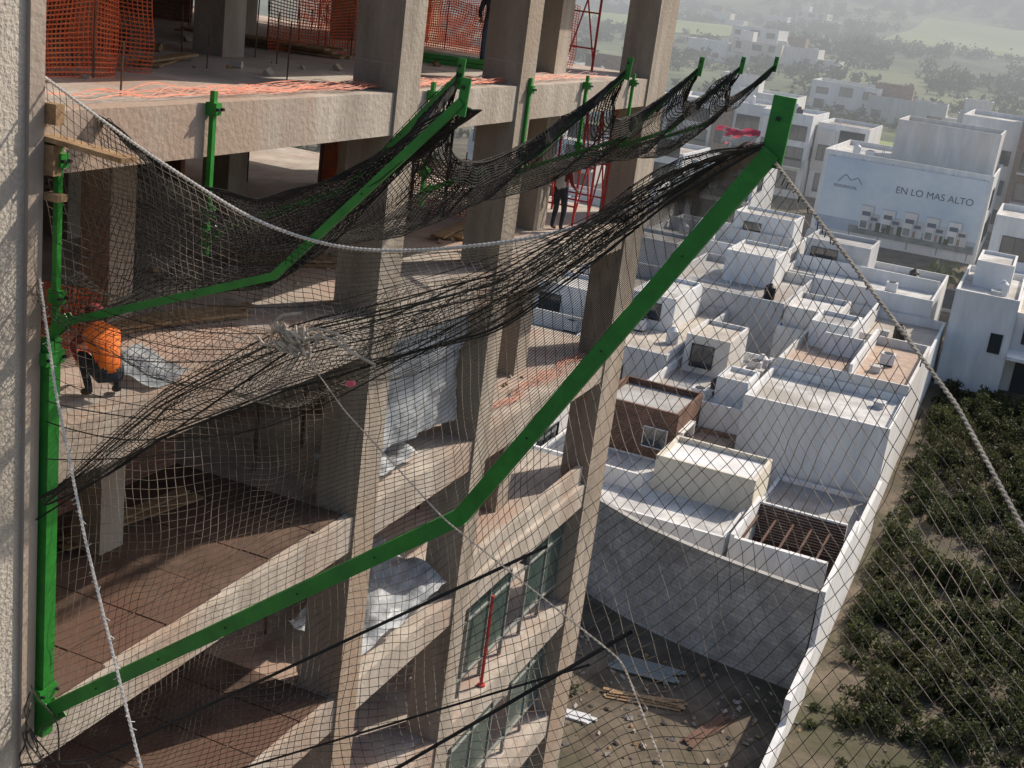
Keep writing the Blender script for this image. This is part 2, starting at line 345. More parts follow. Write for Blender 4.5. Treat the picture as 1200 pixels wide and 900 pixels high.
debris(-4,-0.9,13,20,22.8,30); debris(-6,-1.5,12,27,26.2,40,s1=0.12); debris(-3,-0.9,20,28,22.8,20); debris(-3,-0.9,23,28,19.4,25)
def tarp(pts,name='plastic_sheet_cover',k='tarp',amp=0.12):
    b=B(name); a,b1,c,d=[Vector(p) for p in pts]; n=26
    for j in range(n+1):
        for i in range(n+1):
            p=lerp(lerp(a,b1,i/n),lerp(d,c,i/n),j/n); f=noise.noise(p*1.8)*amp+noise.noise(p*5)*amp*0.4
            nrm=(b1-a).cross(d-a).normalized(); b.v.append(tuple(p+nrm*f))
    for j in range(n):
        for i in range(n): q=j*(n+1)+i; b.f.append((q,q+1,q+n+2,q+n+1)); b.mi.append(b.m(k))
    b.done(True)
tarp([(-0.45,17.8,20.0),(-0.45,21.5,19.8),(-0.42,21.5,22.1),(-0.42,17.8,21.9)])
tarp([(-1.6,17.9,16.5),(-0.1,17.9,16.35),(-0.1,21.4,16.4),(-1.9,21.4,16.9)],amp=0.25)
tarp([(-1.5,17.9,19.75),(-0.2,17.9,19.6),(-0.3,19.9,19.6),(-1.4,19.9,19.9)],amp=0.2)
tarp([(-0.9,11.9,22.92),(-0.1,11.8,22.87),(-0.1,12.6,22.87),(-0.9,12.6,23.02)],amp=0.12)
def scaffold(x0,x1,y0,y1,z0,h,nb):
    b=B('red_scaffold')
    for i in range(nb+1):
        y=lerp(y0,y1,i/nb)
        for x in (x0,x1): b.cyl((x,y,z0),(x,y,z0+h),0.03,n=7,k='red')
        for z in (z0+0.5,z0+1.3,z0+h-0.1): b.cyl((x0,y,z),(x1,y,z),0.022,n=6,k='red')
    for i in range(nb):
        ya=lerp(y0,y1,i/nb);yb=lerp(y0,y1,(i+1)/nb)
        for x in (x0,x1):
            b.cyl((x,ya,z0+0.2),(x,yb,z0+h-0.1),0.02,n=6,k='red'); b.cyl((x,yb,z0+0.2),(x,ya,z0+h-0.1),0.02,n=6,k='red')
    b.done()
scaffold(-2.4,-1.3,27.2,29.0,26.2,3.1,1); scaffold(-1.9,-0.6,27.2,29.2,22.8,2.7,2)
b=B('red_shoring_prop'); b.cyl((-0.15,24.2,12.62),(-0.15,24.2,14.9),0.04,n=8,k='red'); b.cyl((-0.15,24.2,12.61),(-0.15,24.2,12.65),0.1,n=8,k='red'); b.done()
b=B('timber_plank'); b.beam((-0.4,9.95,25.98),(1.02,9.9,25.9),0.22,0.05,'wood',up=(0,1,0)); b.done()
b=B('timber_wedge'); b.box(0.02,0.22,9.83,9.97,25.35,25.42,'wood'); b.box(0.02,0.16,9.83,9.95,25.6,25.9,'wood'); b.box(0.02,0.18,9.83,9.95,26.1,26.3,'wood'); b.done()
# ---------------------------------------------------------------- safety-net arms
def arm(y,base,bend,tip,w,h,post_top,plate=0.3,pw=None):
    b=B('green_net_support_arm'); pw=pw or w
    P=[Vector((p[0],y,p[1])) for p in (base,bend,tip)]
    d1=(P[1]-P[0]).normalized(); d2=(P[2]-P[1]).normalized()
    b.beam(P[0],P[1]+d1*h*0.1,w,h,'green'); b.beam(P[1]-d2*h*0.1,P[2],w*0.97,h*0.97,'green')
    b.beam((base[0]+0.01,y,base[1]-0.25),(base[0]+0.01,y,post_top),pw*1.1,pw*1.0,'green')
    b.beam((base[0]-0.05,y+w*0.62,base[1]-0.12),(base[0]+0.2,y+w*0.62,base[1]+0.12),0.012,h*1.6,'green')
    b.beam((base[0]-0.05,y-w*0.62,base[1]-0.12),(base[0]+0.2,y-w*0.62,base[1]+0.12),0.012,h*1.6,'green')
    b.beam(P[2]+Vector((0,0,-0.12)),P[2]+Vector((0.02,0,plate)),w*0.35,h*1.15,'green')
    for zz in (-0.03,plate*0.6): b.cyl((P[2].x,y-w*0.4,P[2].z+zz),(P[2].x,y+w*0.4,P[2].z+zz),0.018,n=6,k='dark')
    for zz in (base[1]+0.3,post_top-0.2):
        b.box(base[0]-0.06,base[0]+0.09,y-pw*0.9,y+pw*0.9,zz-0.07,zz+0.07,'green')
        for s in(-1,1): b.cyl((base[0]+0.09,y+s*pw*0.75,zz),(base[0]+0.13,y+s*pw*0.75,zz),0.02,n=6,k='dark')
    for a,c in((P[0],P[1]),(P[1],P[2])):
        L=(c-a).length; nn=int(L/0.9)
        for i in range(1,nn): q=a.lerp(c,i/nn); b.cyl(q+Vector((0,-w*0.7,0)),q+Vector((0,w*0.7,0)),0.007,n=5,k='dark')
    b.done(); return P
A1=arm(9.94,(0.05,19.45),(4.87,23.3),(7.07,27.0),0.12,0.15,23.9,0.42,0.15)
ARMS=[(9.96,(0.1,24.05),(2.68,25.1),(4.4,26.97))]
for y in (12.5,18.1,22.0,25.0,28.0): ARMS.append((y,(0.06,24.65),(1.93,25.55),(3.14,26.95)))
for i,a in enumerate(ARMS): arm(a[0],a[1],a[2],a[3],0.06,0.075,25.95 if i==0 else 26.35,0.2)
# ---------------------------------------------------------------- nets
def net(name,fn,nu,nv,r,k,amp=0.03,sc=1.2,seed=0):
    b=B(name); G=np.zeros((nu+1,nv+1,3))
    for i in range(nu+1):
        for j in range(nv+1):
            p=np.array(fn(i/nu,j/nv)); e=min(1,8*min(j/nv,1-j/nv)+0.15)
            q=Vector(p)*sc
            p=p+e*amp*np.array([noise.noise(q+Vector((seed,0,0))),noise.noise(q+Vector((0,seed+7,0))),noise.noise(q+Vector((0,0,seed+13)))])
            q=q*4.5; p=p+e*0.022*np.array([noise.noise(q),noise.noise(q+Vector((0,7,0))),noise.noise(q+Vector((0,0,13)))])
            G[i,j]=p
    for i in range(nu+1): b.tube(G[i],r,3,k)
    for j in range(nv+1): b.tube(G[:,j],r,3,k)
    return b.done()
ropeW=smooth([(-0.1,9.88,26.57),(1.2,9.88,26.02),(2.48,9.88,25.58),(3.4,9.88,25.5),(4.25,9.88,25.66),(5.3,9.88,25.98),(6.10,9.88,26.38),(6.92,9.9,27.05)],81,20)
armL=poly([(0.05,9.9,19.45),(4.87,9.9,23.3),(7.07,9.9,26.98)],81)
def at(P,u):
    x=u*(len(P)-1); i=min(int(x),len(P)-2); return P[i]+(P[i+1]-P[i])*(x-i)
def nA(u,v):
    a=at(ropeW,u); c=at(armL,u); p=a+(c-a)*v; s=math.sin(math.pi*v); p=p+np.array([0.10*s*math.sin(u*5),0.35*s*(1-u*0.6),0]); return p
net('safety_net',nA,80,64,0.0033,'netpale',0.14,0.8,1)
near=poly([(1.2,7.4,18.2),(3.3,7.4,20.2),(6.5,7.4,21.6),(8.7,7.3,22.5),(9.6,7.4,23.8),(9.78,7.5,25.0)],81)
armT=poly([(0.05,9.98,19.42),(4.87,9.98,23.22),(7.07,9.98,26.95)],81)
def nB(u,v):
    a=at(armT,u); c=at(near,u); p=a+(c-a)*v; s=math.sin(math.pi*v); p=p+np.array([0,0,-0.25*s*math.sin(math.pi*min(1,max(0,u)))**0.7]); return p
net('safety_net',nB,108,44,0.0033,'netpale',0.18,0.8,5)
bun=smooth([(0.15,9.8,22.1),(1.6,9.75,23.5),(3.07,9.72,24.5),(5.04,9.75,25.42),(6.35,9.8,26.65),(7.0,9.88,27.05)],161,12)
def nF(u,v):
    p=at(bun,u); w=0.04+0.62*math.sin(math.pi*u)**0.8*(0.7+0.6*noise.noise(Vector((u*6,0,3))))
    return p+np.array([-0.35*w*(v-0.5),0.25*math.sin(v*9+u*7)*w,w*(v-0.5)])
net('gathered_safety_net',nF,150,13,0.0038,'net',0.16,1.3,9)
b=B('gathered_net_cord')
for j in range(10):
    off=np.array([random.uniform(-.05,.05),random.uniform(-.1,.05),random.uniform(-.34,.28)])
    ph=random.random()*9
    b.tube([at(bun,u)+off*math.sin(math.pi*u)**0.7+np.array([0,0,0.10*noise.noise(Vector((u*4+ph,0,0)))*min(1,5*u,5*(1-u))]) for u in np.linspace(0,1,90)],random.uniform(0.004,0.010),4,random.choice(['net','netd','ropeb']))
b.done()
def nG(u,v):
    a=np.array([0.1,9.9,24.6])+np.array([6.3,-0.05,2.1])*u; a[2]-=1.0*math.sin(math.pi*u)
    w=0.6*math.sin(math.pi*min(1,u*1.05))**0.6+0.04
    return a+np.array([0,0.35*math.sin(v*5+u*4),-w*v])
net('gathered_safety_net',nG,90,14,0.0032,'net',0.16,1.2,19)
b=B('sagging_net_cord')
for j in range(8):
    z0=24.9-0.33*j+random.uniform(-.1,.1); sg=random.uniform(0.3,0.9)
    b.tube([np.array([0.1+6.75*u,9.86-0.1*math.sin(math.pi*u),lerp(z0,27.0,u)-sg*math.sin(math.pi*u)**0.9-0.5*math.sin(math.pi*u)*(1-u)+0.05*noise.noise(Vector((u*6,j*2.3,0)))]) for u in np.linspace(0,1,70)],random.uniform(0.0035,0.007),4,random.choice(['net','netd']))
b.done()
for i in range(len(ARMS)-1):
    a=ARMS[i];c=ARMS[i+1]
    Pa=poly([(a[1][0],a[0],a[1][1]),(a[2][0],a[0],a[2][1]),(a[3][0],a[0],a[3][1])],21); Pc=poly([(c[1][0],c[0],c[1][1]),(c[2][0],c[0],c[2][1]),(c[3][0],c[0],c[3][1])],21)
    W=c[0]-a[0]
    def nC(u,v,Pa=Pa,Pc=Pc,W=W):
        p=at(Pa,v)*(1-u)+at(Pc,v)*u; s=4*u*(1-u); p=p+np.array([-0.16*W*s*v**1.5,0,-(0.10+0.2*v)*W*s*0.75]); return p
    net('dark_debris_net',nC,int(W/0.07),46,0.0048,'netd',0.16,1.1,30+i)
    def nT(u,v,nC=nC):
        p=nC(u,1.0); return p+np.array([0,0,-(0.03+0.30*4*u*(1-u))*v+0.02])
    net('dark_debris_net',nT,int(W/0.06),9,0.006,'netd',0.08,2,60+i)
    b=B('net_edge_rope'); 
    for q in range(8): b.tube([nC(u,1-0.022*q)+np.array([0,0,0.03*noise.noise(Vector((u*8,q,0)))]) for u in np.linspace(0,1,30)],0.010,4,'netd')
    b.done()
topR=smooth([(0.02,10.6,26.15),(1.3,10.3,25.72),(2.4,10.1,25.72),(3.4,10.0,26.2),(4.4,9.96,26.95)],61,10)
botR=poly([(0.1,9.96,24.05),(2.68,9.96,25.1),(4.4,9.96,26.93)],61)
net('dark_debris_net',lambda u,v: at(topR,u)*(1-v)+at(botR,u)*v+np.array([0,0.3*math.sin(math.pi*v),0]),62,32,0.0042,'netd',0.2,1.2,50)
def nE(u,v):
    p=at(topR,u); return p+np.array([0,0.2*v,-(0.05+0.40*math.sin(math.pi*u))*v])
net('dark_debris_net',nE,90,14,0.0055,'netd',0.1,2,55)
b=B('net_edge_rope'); 
for q in range(6): b.tube([at(topR,u)+np.array([0,0,0.08*noise.noise(Vector((u*6,q*3,0)))]) for u in np.linspace(0,1,50)],0.008,4,'netd')
b.done()
b=B('white_rope'); helix(b,ropeW,900,0.014,'rope'); b.done()
LR=[(0.0,9.83,24.6),(0.9,9.1,23.75),(1.9,8.4,22.75),(3.27,7.5,21.55),(4.1,7.0,20.8)]
b=B('white_rope'); helix(b,LR,900,0.013,'rope')
LQ=smooth(LR,110,3)
for i in range(110):
    q=LQ[i]; b.tube([q,q+np.array([random.uniform(-.06,.06),random.uniform(-.05,.05),random.uniform(-.06,.06)])],0.004,3,'rope')
b.done()
TR=[(7.07,9.94,26.95),(7.95,9.1,26.4),(8.85,8.3,25.8),(9.38,7.6,25.36),(9.78,7.5,25.0)]
b=B('tan_rope'); helix(b,TR,900,0.013,'ropet')
TQ=smooth(TR,70,3)
for i in range(70):
    q=TQ[i]; b.tube([q,q+np.array([random.uniform(-.02,.02),random.uniform(-.05,.05),random.uniform(-.07,.01)])],0.005,3,'netd')
b.done()
b=B('tan_rope'); helix(b,[(3.24,9.6,24.6),(4.2,8.8,24.45),(5.6,7.9,24.2),(7.32,7.0,24.05),(7.91,6.0,24.05),(8.2,5.2,24.2)],700,0.006,'ropet'); b.done()
b=B('dark_rope'); 
b.tube(smooth([(1.0,8.6,19.9),(2.41,8.0,20.86),(6.38,8.0,24.18)],40,3),0.014,5,'netd'); b.tube([(4.9,8,21.4),(7.10,8,23.73)],0.016,5,'netd'); b.tube([(3.6,8.3,21.0),(6.75,8.3,23.2)],0.010,5,'netd')
b.tube(smooth([(0.05,9.8,21.9),(1.6,9.7,23.2),(3.24,9.6,24.65)],40,3),0.010,5,'netd')
b.done()
b=B('tied_rope_knot')
c=np.array([3.25,9.45,24.72])
for j in range(13):
    ph=random.random()*6; ax=random.uniform(.06,.2)
    b.tube([c+np.array([ax*math.cos(a+ph)+0.08*math.sin(j),0.06*math.sin(2*a),0.09*math.sin(a)+0.04*math.sin(3*a+ph)]) for a in np.linspace(0,5.6,40)],0.013,5,'ropet')
for e in ([(.35,.1),(.6,.02),(.85,-.04)],[(-.2,.12),(-.12,.2),(.08,.26)],[(.2,.15),(.45,.16),(.55,.06)],[(-.15,-.1),(-.3,-.12),(-.38,-.05)]):
    b.tube(smooth([c]+[c+np.array([x,0,z]) for x,z in e],30,4),0.014,5,'ropet')
b.done()
b=B('tangled_dark_rope')
for j in range(7):
    p=np.array([0.1,9.7,19.7+random.uniform(-.4,.4)]); pts=[p]
    for i in range(8): p=p+np.array([random.uniform(-.05,.25),random.uniform(-.12,.02),random.uniform(-.22,.12)]); pts.append(p)
    b.tube(smooth(pts,60,8),0.011,4,random.choice(['netd','ropeb','rebar']))
b.done()
b=B('pink_warning_tape')
for j in range(6):
    p=np.array([6.98,9.80,27.13]); pts=[p]
    for i in range(6): p=p+np.array([random.uniform(-.09,.0),random.uniform(-.03,.03),random.uniform(-.04,.02)]); pts.append(p)
    Q=smooth(pts,24,3)
    for i in range(23):
        w=0.018; b.quad(Q[i]+[0,0,w],Q[i]-[0,0,w],Q[i+1]-[0,0.01,w],Q[i+1]+[0,0.01,w],'pink' if j%3 else 'rope')
for i in range(5):
    q=np.array([3.75+random.uniform(-.03,.03),9.6,24.37+random.uniform(-.02,.02)]); b.quad(q,q+[.06,0,.02],q+[.05,0.02,.05],q+[0,0.02,.04],'pink')
b.done()
# ---------------------------------------------------------------- people
def person(name,loc,heading,J,E,R,regions,hat):
    names=list(J); me=bpy.data.meshes.new('tmp'); me.from_pydata([J[n] for n in names],[(names.index(a),names.index(c)) for a,c in E],[])
    o=bpy.data.objects.new('tmp',me); S.collection.objects.link(o)
    o.modifiers.new('s','SKIN'); sk=me.skin_vertices[0].data
    for i,n in enumerate(names):
        r=R.get(n.rstrip('LR'),0.05); sk[i].radius=(r,r) if not isinstance(r,tuple) else r
        sk[i].use_root=(n=='pelvis')
    sub=o.modifiers.new('u','SUBSURF'); sub.levels=2
    dg=bpy.context.evaluated_depsgraph_get(); ev=o.evaluated_get(dg); m2=bpy.data.meshes.new_from_object(ev)
    bpy.data.objects.remove(o)
    m2.materials.clear(); mats=[]; 
    segs=[(Vector(J[a]),Vector(J[c]),regions(a,c)) for a,c in E]
    for s in segs:
        if s[2] not in mats: mats.append(s[2]); m2.materials.append(M[s[2]])
    for p in m2.polygons:
        best=9;bm=0
        for a,c,k in segs:
            ab=c-a; tt=max(0,min(1,(p.center-a).dot(ab)/max(ab.length_squared,1e-9))); d=(p.center-(a+ab*tt)).length
            if d<best: best=d; bm=mats.index(k)
        p.material_index=bm; p.use_smooth=True
    root=bpy.data.objects.new(name,None); S.collection.objects.link(root); root.location=loc; root.rotation_euler=(0,0,heading)
    bo=bpy.data.objects.new('body',m2); S.collection.objects.link(bo); bo.parent=root
    h=Vector(J['head']); hb=B('hat'); n=14
    for i in range(5):
        a0=i/5*math.pi/2;a1=(i+1)/5*math.pi/2
        hb.cyl(h+Vector((0,0,0.03+0.12*math.sin(a0))),h+Vector((0,0,0.03+0.12*math.sin(a1))),0.128*math.cos(a0),max(0.128*math.cos(a1),0.004),n,hat)
    hb.cyl(h+Vector((0,0.02,0.02)),h+Vector((0,0.02,0.035)),0.155,0.15,n,hat)
    ho=hb.done(); ho.parent=root
    fb=B('face'); fb.cyl(h+Vector((0,0.095,0.0)),h+Vector((0,0.135,-0.03)),0.012,0.02,6,'skin')
    for s in(-1,1): fb.cyl(h+Vector((s*0.035,0.09,0.01)),h+Vector((s*0.035,0.104,0.01)),0.012,0.01,6,'dark'); fb.cyl(h+Vector((s*0.10,0,0.01)),h+Vector((s*0.115,-0.01,-0.02)),0.025,0.02,6,'skin')
    fb.box(h.x-0.025,h.x+0.025,h.y+0.09,h.y+0.102,h.z-0.07,h.z-0.06,'maroon'); fo=fb.done(); fo.parent=root
def hands(J,E,R):
    for s in 'LR':
        w=Vector(J['wrist'+s]); e=Vector(J['elbow'+s]); d=(w-e).normalized(); side=d.cross(Vector((0.3,0.2,1))).normalized()
        J['palm'+s]=tuple(w+d*0.06); E.append(('wrist'+s,'palm'+s))
        for i in range(4):
            a='fing%da'%i+s; c='fing%db'%i+s; o=side*(i-1.5)*0.022
            J[a]=tuple(w+d*(0.11)+o); J[c]=tuple(w+d*(0.155-0.008*abs(i-1.3))+o*1.1+d.cross(side)*0.02); E.append(('palm'+s,a)); E.append((a,c))
        J['thumb'+s]=tuple(w+d*0.07+side*0.06); E.append(('palm'+s,'thumb'+s))
RR={'pelvis':(0.15,0.12),'spine':(0.145,0.11),'chest':(0.16,0.12),'neck':0.055,'head':(0.085,0.10),'crown':(0.07,0.08),'sh':0.07,'elbow':0.045,'wrist':0.032,'palm':(0.035,0.02),'hip':0.095,'knee':0.065,'ankle':0.045,'toe':0.04,'thumb':0.009}
for i in range(4):
    RR['fing%da'%i]=0.010; RR['fing%db'%i]=0.008
E0=[('pelvis','spine'),('spine','chest'),('chest','neck'),('neck','head'),('head','crown')]
for s in 'LR': E0+=[('pelvis','hip'+s),('hip'+s,'knee'+s),('knee'+s,'ankle'+s),('ankle'+s,'toe'+s),('chest','sh'+s),('sh'+s,'elbow'+s),('elbow'+s,'wrist'+s)]
def mirror(J,D):
    for k,(x,y,z) in D.items(): J[k+'L']=(-x,y,z); J[k+'R']=(x,y,z)
def reg(top,leg,arm_):
    def f(a,c):
        n=a+c
        if 'wrist' in a or 'palm' in a or 'fing' in n or 'thumb' in n: return 'skin'
        if a in('neck','head'): return 'skin'
        if a.startswith('ankle'): return 'woodd'
        if a.startswith('knee') or a.startswith('hip') or 'hip' in c: return leg
        if a.startswith('sh') or a.startswith('elbow'): return arm_
        return top
    return f
J={'pelvis':(0,-.18,.34),'spine':(0,-.06,.52),'chest':(0,.12,.70),'neck':(0,.27,.82),'head':(0,.35,.89),'crown':(0,.39,.98)}
mirror(J,{'hip':(.11,-.15,.32),'knee':(.19,.26,.50),'ankle':(.17,.0,.09),'toe':(.19,.18,.04),'sh':(.19,.14,.74),'elbow':(.25,.36,.55),'wrist':(.14,.49,.34)})
E=list(E0); hands(J,E,RR); person('crouching_worker',(-0.36,11.3,22.8),math.radians(62),J,E,RR,reg('vest','cloth','maroon'),'maroon')
J={'pelvis':(0,0,.92),'spine':(0,.0,1.12),'chest':(0,.02,1.32),'neck':(0,.03,1.48),'head':(0,.05,1.58),'crown':(0,.05,1.67)}
mirror(J,{'hip':(.10,0,.88),'knee':(.12,.04,.48),'ankle':(.13,-.02,.09),'toe':(.15,.14,.04),'sh':(.19,.01,1.38),'elbow':(.27,.02,1.10),'wrist':(.22,.22,.98)})
E=list(E0); hands(J,E,RR); person('standing_worker',(-0.75,26.6,22.8),math.radians(-20),J,E,RR,reg('white','cloth','maroon'),'bucket')
J2=dict(J); E=list(E0); hands(J2,E,RR); person('standing_worker',(-1.9,24.4,26.2),math.radians(200),J2,E,RR,reg('cloth','jeans','cloth'),'black')
# ---------------------------------------------------------------- houses
def win(b,face,c,a0,a1,z0,z1,mull=1,fk='dark'):
    t_=0.05
    def bx(p0,p1,q0,q1,d0,d1,k):
        if face=='F': b.box(p0,p1,c-d1,c-d0,q0,q1,k)
        else: b.box(c+d0,c+d1,p0,p1,q0,q1,k)
    bx(a0,a1,z0,z1,0.002,0.02,'glass')
    bx(a0-t_,a0,z0-t_,z1+t_,0.003,0.08,fk); bx(a1,a1+t_,z0-t_,z1+t_,0.003,0.08,fk)
    bx(a0,a1,z1,z1+t_,0.004,0.08,fk); bx(a0,a1,z0-t_,z0,0.004,0.10,fk)
    for i in range(mull): x=lerp(a0,a1,(i+1)/(mull+1)); bx(x-0.02,x+0.02,z0,z1,0.004,0.05,fk)
def body(b,x0,x1,y0,y1,z0,z1,k='wallw',rk='roof',par=0.55):
    b.box(x0,x1,y0,y1,z0,z1-par,k)
    w=0.18; e=0.002
    b.box(x0,x1,y0,y0+w,z1-par,z1,k); b.box(x0,x1,y1-w,y1,z1-par,z1,k)
    b.box(x0,x0+w,y0+w,y1-w,z1-par,z1-e,k); b.box(x1-w,x1,y0+w,y1-w,z1-par,z1-e,k)
    b.box(x0+w+e,x1-w-e,y0+w+e,y1-w-e,z1-par-0.02,z1-par+0.03,rk)
def tank(b,x,y,z,k='black',r=0.5,h=1.1):
    b.cyl((x,y,z),(x,y,z+h),r,r,14,k); b.cyl((x,y,z+h),(x,y,z+h+0.2),r,r*0.45,14,k); b.cyl((x,y,z+h+0.2),(x,y,z+h+0.28),r*0.3,r*0.3,10,k)
    for i in range(3): b.cyl((x,y,z+0.2+0.3*i),(x,y,z+0.24+0.3*i),r*1.03,r*1.03,14,k)
def clutter(b,x0,x1,y0,y1,z,n):
    for i in range(n):
        x=random.uniform(x0+.8,x1-.8);y=random.uniform(y0+.8,y1-.8); c=random.random()
        if c<0.25: tank(b,x,y,z,random.choice(['black','bucket','wallg']),r=0.42,h=0.9)
        elif c<0.45: b.box(x-.45,x+.45,y-.35,y+.35,z+.1,z+.8,'bucket'); b.cyl((x,y,z+.8),(x,y,z+.84),0.3,n=12,k='dark'); b.box(x-.4,x+.4,y-.3,y-.2,z,z+.1,'dark'); b.box(x-.4,x+.4,y+.2,y+.3,z,z+.1,'dark')
        elif c<0.8: 
            L=random.uniform(1,3); b.cyl((x-L/2,y,z+.12),(x+L/2,y,z+.12),0.04,n=6,k='bucket'); b.cyl((x+L/2,y,z),(x+L/2,y,z+.5),0.04,n=6,k='bucket')
        else: b.box(x-.3,x+.3,y-.3,y+.3,z,z+.35,'wallg'); b.box(x-.36,x+.36,y-.36,y+.36,z+.35,z+.42,'roof')
b=B('white_terrace_house')
body(b,-13,-1.2,56.8,66,0,4.0,'wallw','roof',0.35)
body(b,-6.3,-1.0,61.2,65.1,3.68,5.6,'cream','wallw',0.3)
b.box(-13,-6.6,60.4,60.6,3.68,4.6,'wallw')
body(b,-1.19,4.15,61.6,69.8,0,3.2,'wallw','roofg',0.3)
b.box(-0.6,3.8,56.0,61.4,2.2,2.6,'woodd'); b.box(-0.8,-0.6,55.8,61.6,2.2,4.7,'wallw'); b.box(-0.6,3.8,61.42,61.6,2.2,4.5,'wallw'); b.box(-0.6,3.8,55.7,55.98,2.2,4.6,'wallw')
for i in range(12): b.box(-0.6,3.8,61.36,61.40,2.65+0.15*i,2.75+0.15*i,'woodd')
for i in range(5): b.box(-0.55+0.9*i,-0.45+0.9*i,56,61.3,3.9,4.0,'woodd')
b.done()
b=B('brown_brick_house')
body(b,-11.2,-6.5,65.5,70.5,0,6.6,'brown','roofg',0.4)
b.box(-11.0,-6.8,65.42,65.5,3.6,3.75,'wallw')
win(b,'R',-6.5,66.2,68.2,4.0,5.3,1,'wallw'); win(b,'F',65.5,-8.3,-7.0,4.4,5.5,1,'wallw'); b.box(-6.5,-6.2,65.9,66.0,3.8,5.5,'wallw'); b.box(-6.5,-6.2,68.4,68.5,3.8,5.5,'wallw'); b.box(-6.5,-6.2,66.0,68.4,5.42,5.5,'wallw')
body(b,-6.49,-4.2,66.5,70.5,0,4.6,'brownc','roofb',0.3)
b.done()
b=B('white_box_house')
body(b,-4.1,4.15,70.3,78,0,7.2,'wallw','roof',0.5)
body(b,-3.9,4.14,78.01,90,0,7.8,'wallw2','roofb',0.6)
b.box(0.4,0.6,78.3,89.7,7.2,8.3,'wallw'); b.box(-2.2,0.4,84,84.2,7.2,8.6,'wallw')
body(b,-3.4,-0.6,85,89,7.2,9.0,'wallw','roofg',0.3)
clutter(b,-3.5,3.8,71,77,6.72,1); clutter(b,0.8,3.8,79,89,7.24,2)
b.done()
b=B('white_patio_house')
body(b,-10.4,-4.12,70.6,84,0,6.1,'wallw','roofg',0.6)
body(b,-9.9,-7.0,78,83,5.5,8.0,'wallw2','roofc',0.3)
body(b,-6.2,-4.3,72,75,5.5,7.4,'wallw','roof',0.3)
clutter(b,-10,-4.5,71,78,5.54,6); clutter(b,-6.8,-4.4,78,83.5,5.54,6)
win(b,'F',78,-9.4,-8.0,6.0,7.4,1); win(b,'F',70.6,-9.0,-7.6,3.8-0.0,5.2,1); b.done()
b=B('grey_flat_house')
body(b,-16.5,-10.42,76,92,0,6.8,'wallg','roofc',0.6); body(b,-15.8,-12.5,84,91,6.2,8.6,'wallw','roof',0.3)
clutter(b,-16,-10.8,77,84,6.24,4); win(b,'F',76,-15,-13.2,4,5.4,1); win(b,'F',84,-15,-13.5,6.9,8.0,1); b.done()
b=B('white_cube_house')
body(b,-16.2,-6.6,92.2,106,0,8.1,'wallg','roofg',0.6); body(b,-13,-9,99,105,7.5,10.0,'wallw','roof',0.3)
win(b,'R',-6.6,97,99,5,6.5,1); clutter(b,-16,-7,93,99,7.54,3); b.done()
b=B('white_parapet_house')
body(b,-6.58,4.12,90.3,103.5,0,6.9,'wallw','roofc',0.7); body(b,-6.3,-2.5,91,97,6.2,8.3,'wallw2','roof',0.4)
b.box(-1.2,-1.0,90.5,103.3,6.23,7.6,'wallw'); clutter(b,-1,3.6,91,103,6.24,3); b.done()
b=B('white_corner_house')
body(b,-9.4,2.8,103.7,117,0,8.3,'wallw','roof',0.6); body(b,-9.0,-3.5,111,116.6,7.7,10.2,'wallg','roofg',0.4); b.box(-9.3,2.6,110.0,110.2,7.72,8.8,'wallw')
clutter(b,-3,2.5,104.5,116,7.74,3); win(b,'F',111,-8.4,-6.2,8.3,9.5,1); win(b,'F',103.7,0.2,1.8,5.0,6.4,1); b.done()
for (nm,x0,x1,y0,y1,z1) in [('white_flat_house',-28,-16.6,72,86,6.6),('white_flat_house',-30,-16.4,88,104,7.6),('white_flat_house',-22,-10,107,118,9.0),('white_flat_house',-34,-23,106,118,9.8),('white_flat_house',-24,-13.2,56,70,6.0)]:
    b=B(nm); body(b,x0,x1,y0,y1,0,z1,random.choice(['wallw','wallw2']),random.choice(['roof','roofc','roofg']),0.6); mx=(x0+x1)/2
    body(b,mx,x1-0.6,y1-5,y1-0.5,z1-0.6,z1+2.0,'wallw','roof',0.3); clutter(b,x0,x1,y0,y1-5,z1-0.56,4); b.box(x0+0.3,x1-0.3,(y0+y1)/2,(y0+y1)/2+0.15,z1-0.58,z1+0.5,'wallw2')
    win(b,'R',x1,y0+2,y0+4,z1-3,z1-1.4,1); win(b,'R',x1,y0+6,y0+9,z1-3,z1-1.4,2); win(b,'F',y0,x0+2,x0+4,z1-3,z1-1.5,1); win(b,'F',y1-5,mx+1,mx+2.5,z1-0.1,z1+1.2,1); b.done()
b=B('white_two_storey_house')
body(b,4.4,9.0,100.5,113,2,10.2,'wallw','roof',0.5); body(b,9.01,14.5,102.5,113,2,9.0,'wallw2','roofc',0.5); body(b,5.2,8.0,106,112,9.7,11.8,'wallw','roof',0.3)
b.box(9.02,14.4,99.4,102.5,5.9,6.15,'wallw'); b.box(14.1,14.4,99.4,99.7,2.4,5.9,'wallw')
win(b,'F',102.5,9.8,12.6,6.7,8.2,2); win(b,'F',102.5,9.8,13.6,2.9,5.3,3); win(b,'F',100.5,7.6,8.4,6.0,7.4,0); clutter(b,4.8,9,101,106,9.74,3); b.done()
b=B('block_perimeter_wall')
pts=smooth([(-22,60.5,0),(-14,58.5,0),(-7.4,55.3,0),(-4.5,53.6,0),(-1.5,52.7,0),(1.5,52.1,0),(4.1,51.8,0)],60,6)
